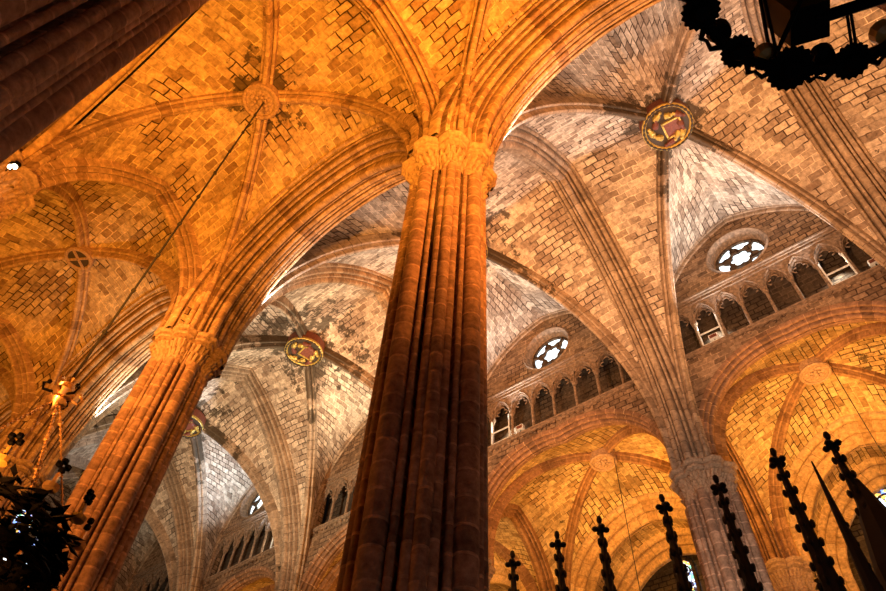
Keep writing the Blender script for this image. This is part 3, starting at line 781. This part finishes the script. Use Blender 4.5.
# ------------------------------------------------------------------ chandeliers and cords
def serrated(r, n=18, h=.03):
    m = MB(); k2 = n * 2; vs = []
    for z in (0, h):
        for k in range(k2):
            q = 2 * pi * k / k2; rr = r * (1.0 if k % 2 else .87); vs.append((rr * cos(q), rr * sin(q), z))
    m.add(vs, [tuple(reversed(range(k2))), tuple(range(k2, 2 * k2))] + [(k, (k + 1) % k2, k2 + (k + 1) % k2, k2 + k) for k in range(k2)])
    m.lathe([(r * .35, -.05), (r * .6, 0), (r * .7, .01)], 14)
    return m
CX, CY, CZ, CR = 6.28, -3.12, 7.0, 1.08
t = thing('iron_chandelier', 'large black wrought-iron ring chandelier in the top right corner', 'chandelier', (CX, CY, CZ))
r_ = MB(); n = 64
vs = []
for rr, z in ((CR - .03, -.06), (CR + .03, -.06), (CR + .03, .07), (CR - .03, .07)):
    pass
for k in range(n):
    q = 2 * pi * k / n
    for rr, z in ((CR - .022, -.04), (CR + .022, -.04), (CR + .022, .05), (CR - .022, .05)): vs.append((rr * cos(q), rr * sin(q), z))
r_.add(vs, [(k * 4 + j, ((k + 1) % n) * 4 + j, ((k + 1) % n) * 4 + (j + 1) % 4, k * 4 + (j + 1) % 4) for k in range(n) for j in range(4)]); r_.build('ring', M['iron'], t)
for k in range(15):
    q = 2 * pi * k / 15 + .21
    o = serrated((.13, .145, .18)[k % 3]).build('candle_pan', M['iron'], t); o.location = (CR * cos(q), CR * sin(q), -.02); o.rotation_euler.z = q
    cc = MB(); cc.lathe([(.03, 0), (.08, .03), (.095, .12), (.07, .13)], 12); cu = cc.build('candle_cup', M['wax'] if k % 2 else M['iron'], o); cu.location = ((CR - .02) * cos(.13) - CR, (CR - .02) * sin(.13), .12)
    lf = MB(); lf.tube([((CR + .02) * cos(q + d_), (CR + .02) * sin(q + d_), 0) for d_ in (-.10, -.05, 0, .05, .10)], .03, 6)
    for s_ in (-1, 1):
        lf.tube([((CR + .02) * cos(q + s_ * .10), (CR + .02) * sin(q + s_ * .10), 0), ((CR + .10) * cos(q + s_ * .16), (CR + .10) * sin(q + s_ * .16), .0), ((CR + .08) * cos(q + s_ * .22), (CR + .08) * sin(q + s_ * .22), .04)], [.03, .022, .012], 6)
    lf.build('leaf_scroll', M['iron'], t)
    bl = MB()
    for j in range(5):
        a = q + .16 + j * .035; bl.ball(((CR + .03) * cos(a), (CR + .03) * sin(a), -.02 + .02 * (j % 2)), .030, 6)
    bl.build('leaf_garland', M['iron'], t)
for k in range(4):
    q = 2 * pi * k / 4 + .85; b_ = MB()
    b_.tube([(0, 0, .12), (CR * cos(q), CR * sin(q), .05)], .02, 6); b_.build('arm', M['iron'], t)
    b_ = MB(); b_.tube([(CR * cos(q), CR * sin(q), .05), (CR * .5 * cos(q), CR * .5 * sin(q), 1.3), (.02 * cos(q), .02 * sin(q), 2.4)], .016, 6); b_.build('stay_rod', M['iron'], t)
s = MB(); s.box((-.14, -.14, -.05), (.14, .14, .6)); o = s.build('hub', M['iron'], t); o.location = (-.46, .62, .15); o.rotation_euler.z = .35
for a_, b2, w_ in (((-.42, .62, .12), (.10, .79, .12), .05), ((-.18, .68, .12), (-.27, 1.04, .05), .012), ((-.205, .68, .12), (-.30, 1.03, .05), .012), ((-.60, .18, .3), (-.76, .70, .04), .014), ((-.42, .62, .3), (0, 0, .9), .03)):
    s = MB(); s.tube([a_, b2], w_, 6); s.build('cross_bar', M['iron'], t)
s = MB(); s.tube([(0, 0, 2.3), (0, 0, 12.9)], .02, 6); s.lathe([(.03, 2.2), (.09, 2.3), (.03, 2.4)], 10); s.build('chain', M['iron'], t)

# garlanded chandelier at lower left
GX, GY, GZ = -4.5, -3.2, H - 9.75
t = thing('garlanded_chandelier', 'black leafy chandelier with brass chains at the lower left corner', 'chandelier', (GX, GY, GZ))
kz = 2.2
m = MB(); m.lathe([(.02, kz + .42), (.07, kz + .38), (.05, kz + .30), (.14, kz + .20), (.17, kz + .10), (.10, kz), (.15, kz - .08), (.05, kz - .18), (.02, kz - .25)], 12); m.build('finial', M['brass'], t, True)
for k in range(6):
    q = k * pi / 3 + .3; m = MB()
    m.tube([(.1 * cos(q), .1 * sin(q), kz + .05), (.26 * cos(q), .26 * sin(q), kz + .02), (.30 * cos(q), .30 * sin(q), kz + .12), (.24 * cos(q), .24 * sin(q), kz + .18)], .022, 6); m.ball((.24 * cos(q), .24 * sin(q), kz + .18), .04, 6)
    m.build('scroll', M['brass'] if k % 2 else M['iron'], t, True)
for k in range(6):
    q = k * pi / 3 + .1; m = MB(); n_ = 22
    a = Vector((.08 * cos(q), .08 * sin(q), kz - .15)); b = Vector((1.05 * cos(q), 1.05 * sin(q), .15))
    m.tube([a, b], .012, 6)
    for j in range(1, n_, 1):
        p = a.lerp(b, j / n_); m.ball(p, .045 if j % 7 == 3 else .024, 6)
    m.build('chain', M['brass'], t, True)
for ringr, rz in ((1.05, 0), (.62, -.25), (1.15, -.45)):
    m = MB(); m.tube([(ringr * cos(2 * pi * k / 48), ringr * sin(2 * pi * k / 48), rz) for k in range(49)], .05, 6); m.build('ring', M['iron'], t, True)
rnd = random.Random(4)
for k in range(18):
    q = 2 * pi * k / 18; m = MB()
    for j in range(56):
        qq = q + rnd.uniform(-.2, .2); rr = rnd.uniform(.80, 1.22); z = rnd.uniform(-.55, .2)
        a_, b_ = rnd.uniform(0, 6.28), rnd.uniform(-.6, .6); L_ = rnd.uniform(.09, .19)
        d = Vector((cos(a_) * cos(b_), sin(a_) * cos(b_), sin(b_))); w = d.cross(Vector((.3, .2, 1))).normalized() * L_ * .5; c = Vector((rr * cos(qq), rr * sin(qq), z))
        up = d.cross(w).normalized() * L_ * .25
        m.add([c - d * L_, c + w * .9 + up * .3, c + d * L_, c - w * .9 + up * .3, c + up, c - up * .6], [(0, 1, 4), (1, 2, 4), (2, 3, 4), (3, 0, 4), (1, 0, 5), (2, 1, 5), (3, 2, 5), (0, 3, 5)])
    m.build('leaf_garland', M['iron'], t)['kind'] = 'stuff'
for k in range(12):
    q = 2 * pi * k / 12 + .2; m = MB(); c = (1.22 * cos(q), 1.22 * sin(q))
    m.lathe([(.02, .18), (.09, .20), (.10, .26), (.07, .27)], 10, (c[0], c[1], 0)); m.lathe([(.03, .26), (.03, .42), (.005, .46)], 8, (c[0], c[1], 0)); m.build('candle', M['wax'] if k % 2 else M['brass'], t, True)
    m = MB(); 
    for a_ in range(4):
        aa = a_ * pi / 2 + q; m.ball((c[0] + .06 * cos(aa) * -sin(q), c[1] + .06 * cos(aa) * cos(q), .55 + .06 * sin(aa)), .05, 6)
    m.tube([(c[0], c[1], .2), (c[0], c[1], .5)], .012, 6); m.build('trefoil_crest', M['iron'], t)

def cord(name, label, p, z0, z1, r, cat='cord', knots=0):
    m = MB(); m.tube([(0, 0, z0), (.0, 0, (z0 + z1) / 2), (0, 0, z1)], r, 6)
    for k in range(knots): m.ball((0, 0, z0 + (z1 - z0) * (k + 1) / (knots + 1)), r * 2.2, 6)
    o = m.build(name, M['rope']); o.location = (p[0], p[1], 0); tag(o, label, cat); return o
cord('hanging_chain', 'long thin black chain falling from the orange boss to the garlanded chandelier', (GX, GY), GZ + kz + .35, H + 4.4, .022, 'chain', 9)
cord('rope', 'thin dark cord hanging from the far aisle boss at right', (4.75, 16.3), H - 2.0, H + 4.5, .016)
cord('rope', 'thin dark cord hanging above the fourth choir spire', (-4.1, 16.2), H - 2.0, H + 4.4, .016)
# lamps on the left capital
for k in range(2):
    t = thing('spot_lamp', ['upper small glowing lamp on the capital at the left edge', 'lower small glowing lamp on the capital at the left edge'][k], 'lamp', (-7.95 + k * .18, -6.225 + k * .06, 15.33 - k * .1), group='small lamps on the left capital')
    m = MB(); m.lathe([(.05, .0), (.08, .05), (.08, .14), (.03, .16)], 12); m.build('housing', M['iron'], t)
    m = MB(); m.ball((0, 0, -.0), .065, 10); m.build('lens', M['lamp_glow'], t, True)
    m = MB(); m.tube([(0, 0, -.2), (0, 0, .02)], .015, 6); m.build('bracket', M['iron'], t)

# ------------------------------------------------------------------ lights
ORANGE = (1.0, .37, .035); WARM = (1.0, .53, .28); COOL = (.80, .88, 1.0); PALE = (1, .86, .66)
def area(loc, target, power, col, size=.8, spread=pi):
    l = bpy.data.lights.new('light', 'AREA'); l.energy = power; l.color = col; l.shape = 'DISK'; l.size = size; l.spread = spread
    o = bpy.data.objects.new('scene_light', l); C.objects.link(o); o.location = loc
    o.rotation_euler = (Vector(target) - Vector(loc)).to_track_quat('-Z', 'Y').to_euler(); return o
def spot(loc, target, power, col, ang=120, blend=.8, r=.15):
    l = bpy.data.lights.new('light', 'SPOT'); l.energy = power; l.color = col; l.spot_size = radians(ang); l.spot_blend = blend; l.shadow_soft_size = r
    o = bpy.data.objects.new('scene_light', l); C.objects.link(o); o.location = loc
    o.rotation_euler = (Vector(target) - Vector(loc)).to_track_quat('-Z', 'Y').to_euler(); return o
# near aisle: unseen spots added at mid height for the vault, then lamps on the capitals
spot((4.4, -5.0, 9.5), (3.6, -2.6, 20), 4200, ORANGE, 120)
spot((-2.0, -5.5, 8.0), (-4.4, -3.0, 20), 5400, ORANGE, 120, 1)
spot((-12.5, -5.4, 8.5), (-13.9, -2.8, 20), 2000, ORANGE, 130)
spot((-22.0, -4.4, 9.0), (-22, -3, 20), 1300, ORANGE, 120)
spot((7.4, -1.3, 13.2), (0, -.2, 15.2), 4800, (1, .32, .05), 104, .8)
spot((-7.6, -5.4, 15.2), (-9.4, 0, 12.0), 2300, (1, .36, .07), 150, .8)
spot((-2.5, -5.2, 5.0), (-9.2, -.3, 10), 3000, (1, .36, .07), 70)  # added low spot that brightens the left pier
# nave
for i, pw, col in ((0, 2200, WARM), (1, 3000, WARM), (2, 2600, WARM), (3, 3600, (1, .9, .68)), (4, 900, PALE), (5, 500, PALE)):
    cx = (XS[i] + XS[i + 1]) / 2
    spot((cx, 4.5, 13.0), (cx, 7.0, 25), pw, col, 130)
for i, k, pw in ((1, 1, 900), (1, 6, 1000), (2, 1, 1300), (3, 6, 1800), (4, 6, 2300)):
    x1, x0 = XS[i], XS[i + 1]; p = (x1 - x0 - 1.24) / 8; x = x0 + .62 + p * (k + .5)
    spot((x, 12.0, H + ZT + .5), ((x0 + x1) / 2, 8.5, 25.6), pw, {3: PALE, 4: (.55, .72, 1)}.get(i, COOL), 110, .9, .1)
    spot((x, 13.1, H + ZT + 1.7), (x, 12.5, H + ZT + .3), 160, PALE, 130, .5, .05)
# lamps on the nave side of the near capitals
for x, pw in ((.9, 900), (-8.3, 900), (-17.4, 900)):
    spot((x, 1.5, 17.8), (x + 1.0, .9, 21.8), pw, COOL, 95, .9, .1)
# far aisle
for i, pw in ((0, 1300), (1, 3600), (2, 3000), (3, 2000), (4, 1200)):
    cx = (XS[i] + XS[i + 1]) / 2
    spot((cx, 14.2, 12.5), (cx, 17.2, 20), pw * .62, (1, .43, .07), 140)
    spot((cx - 1.0, 13.9, 16.4), (cx + .6, 19.8, 19.2), pw * .42, (1, .46, .09), 110, 1)
# soft fill areas, added to lift the dark lower piers
area((6.5, -3.5, 2.5), (0, -1, 8), 14, (.85, .85, 1), 2.5)
area((2.0, 6.5, 9.0), (0, 13, 12), 300, (1, .86, .8), 2.0)

wd = bpy.data.worlds.new('w'); bpy.context.scene.world = wd; wd.use_nodes = True
wd.node_tree.nodes['Background'].inputs[0].default_value = (.5, .4, .32, 1); wd.node_tree.nodes['Background'].inputs[1].default_value = .02

# ------------------------------------------------------------------ camera
f, yaw, pitch, roll = 674.596, 2.2967, .9228, .0778
cam = bpy.data.cameras.new('camera'); co = bpy.data.objects.new('camera', cam); C.objects.link(co)
cam.sensor_width = 36; cam.lens = f * 36 / 886; cam.clip_start = .05
fw = Vector((cos(pitch) * cos(yaw), cos(pitch) * sin(yaw), sin(pitch))); rt = Vector((sin(yaw), -cos(yaw), 0)); up = rt.cross(fw)
r2 = rt * cos(roll) + up * sin(roll); u2 = -rt * sin(roll) + up * cos(roll)
mw = Matrix((( r2.x, u2.x, -fw.x, 4.7097), (r2.y, u2.y, -fw.y, -5.1962), (r2.z, u2.z, -fw.z, H - 14.3578), (0, 0, 0, 1)))
co.matrix_world = mw
bpy.context.scene.camera = co
vs_ = bpy.context.scene.view_settings
vs_.view_transform = 'Standard'; vs_.look = 'None'; vs_.exposure = 0.26; vs_.gamma = 1; vs_.use_curve_mapping = False
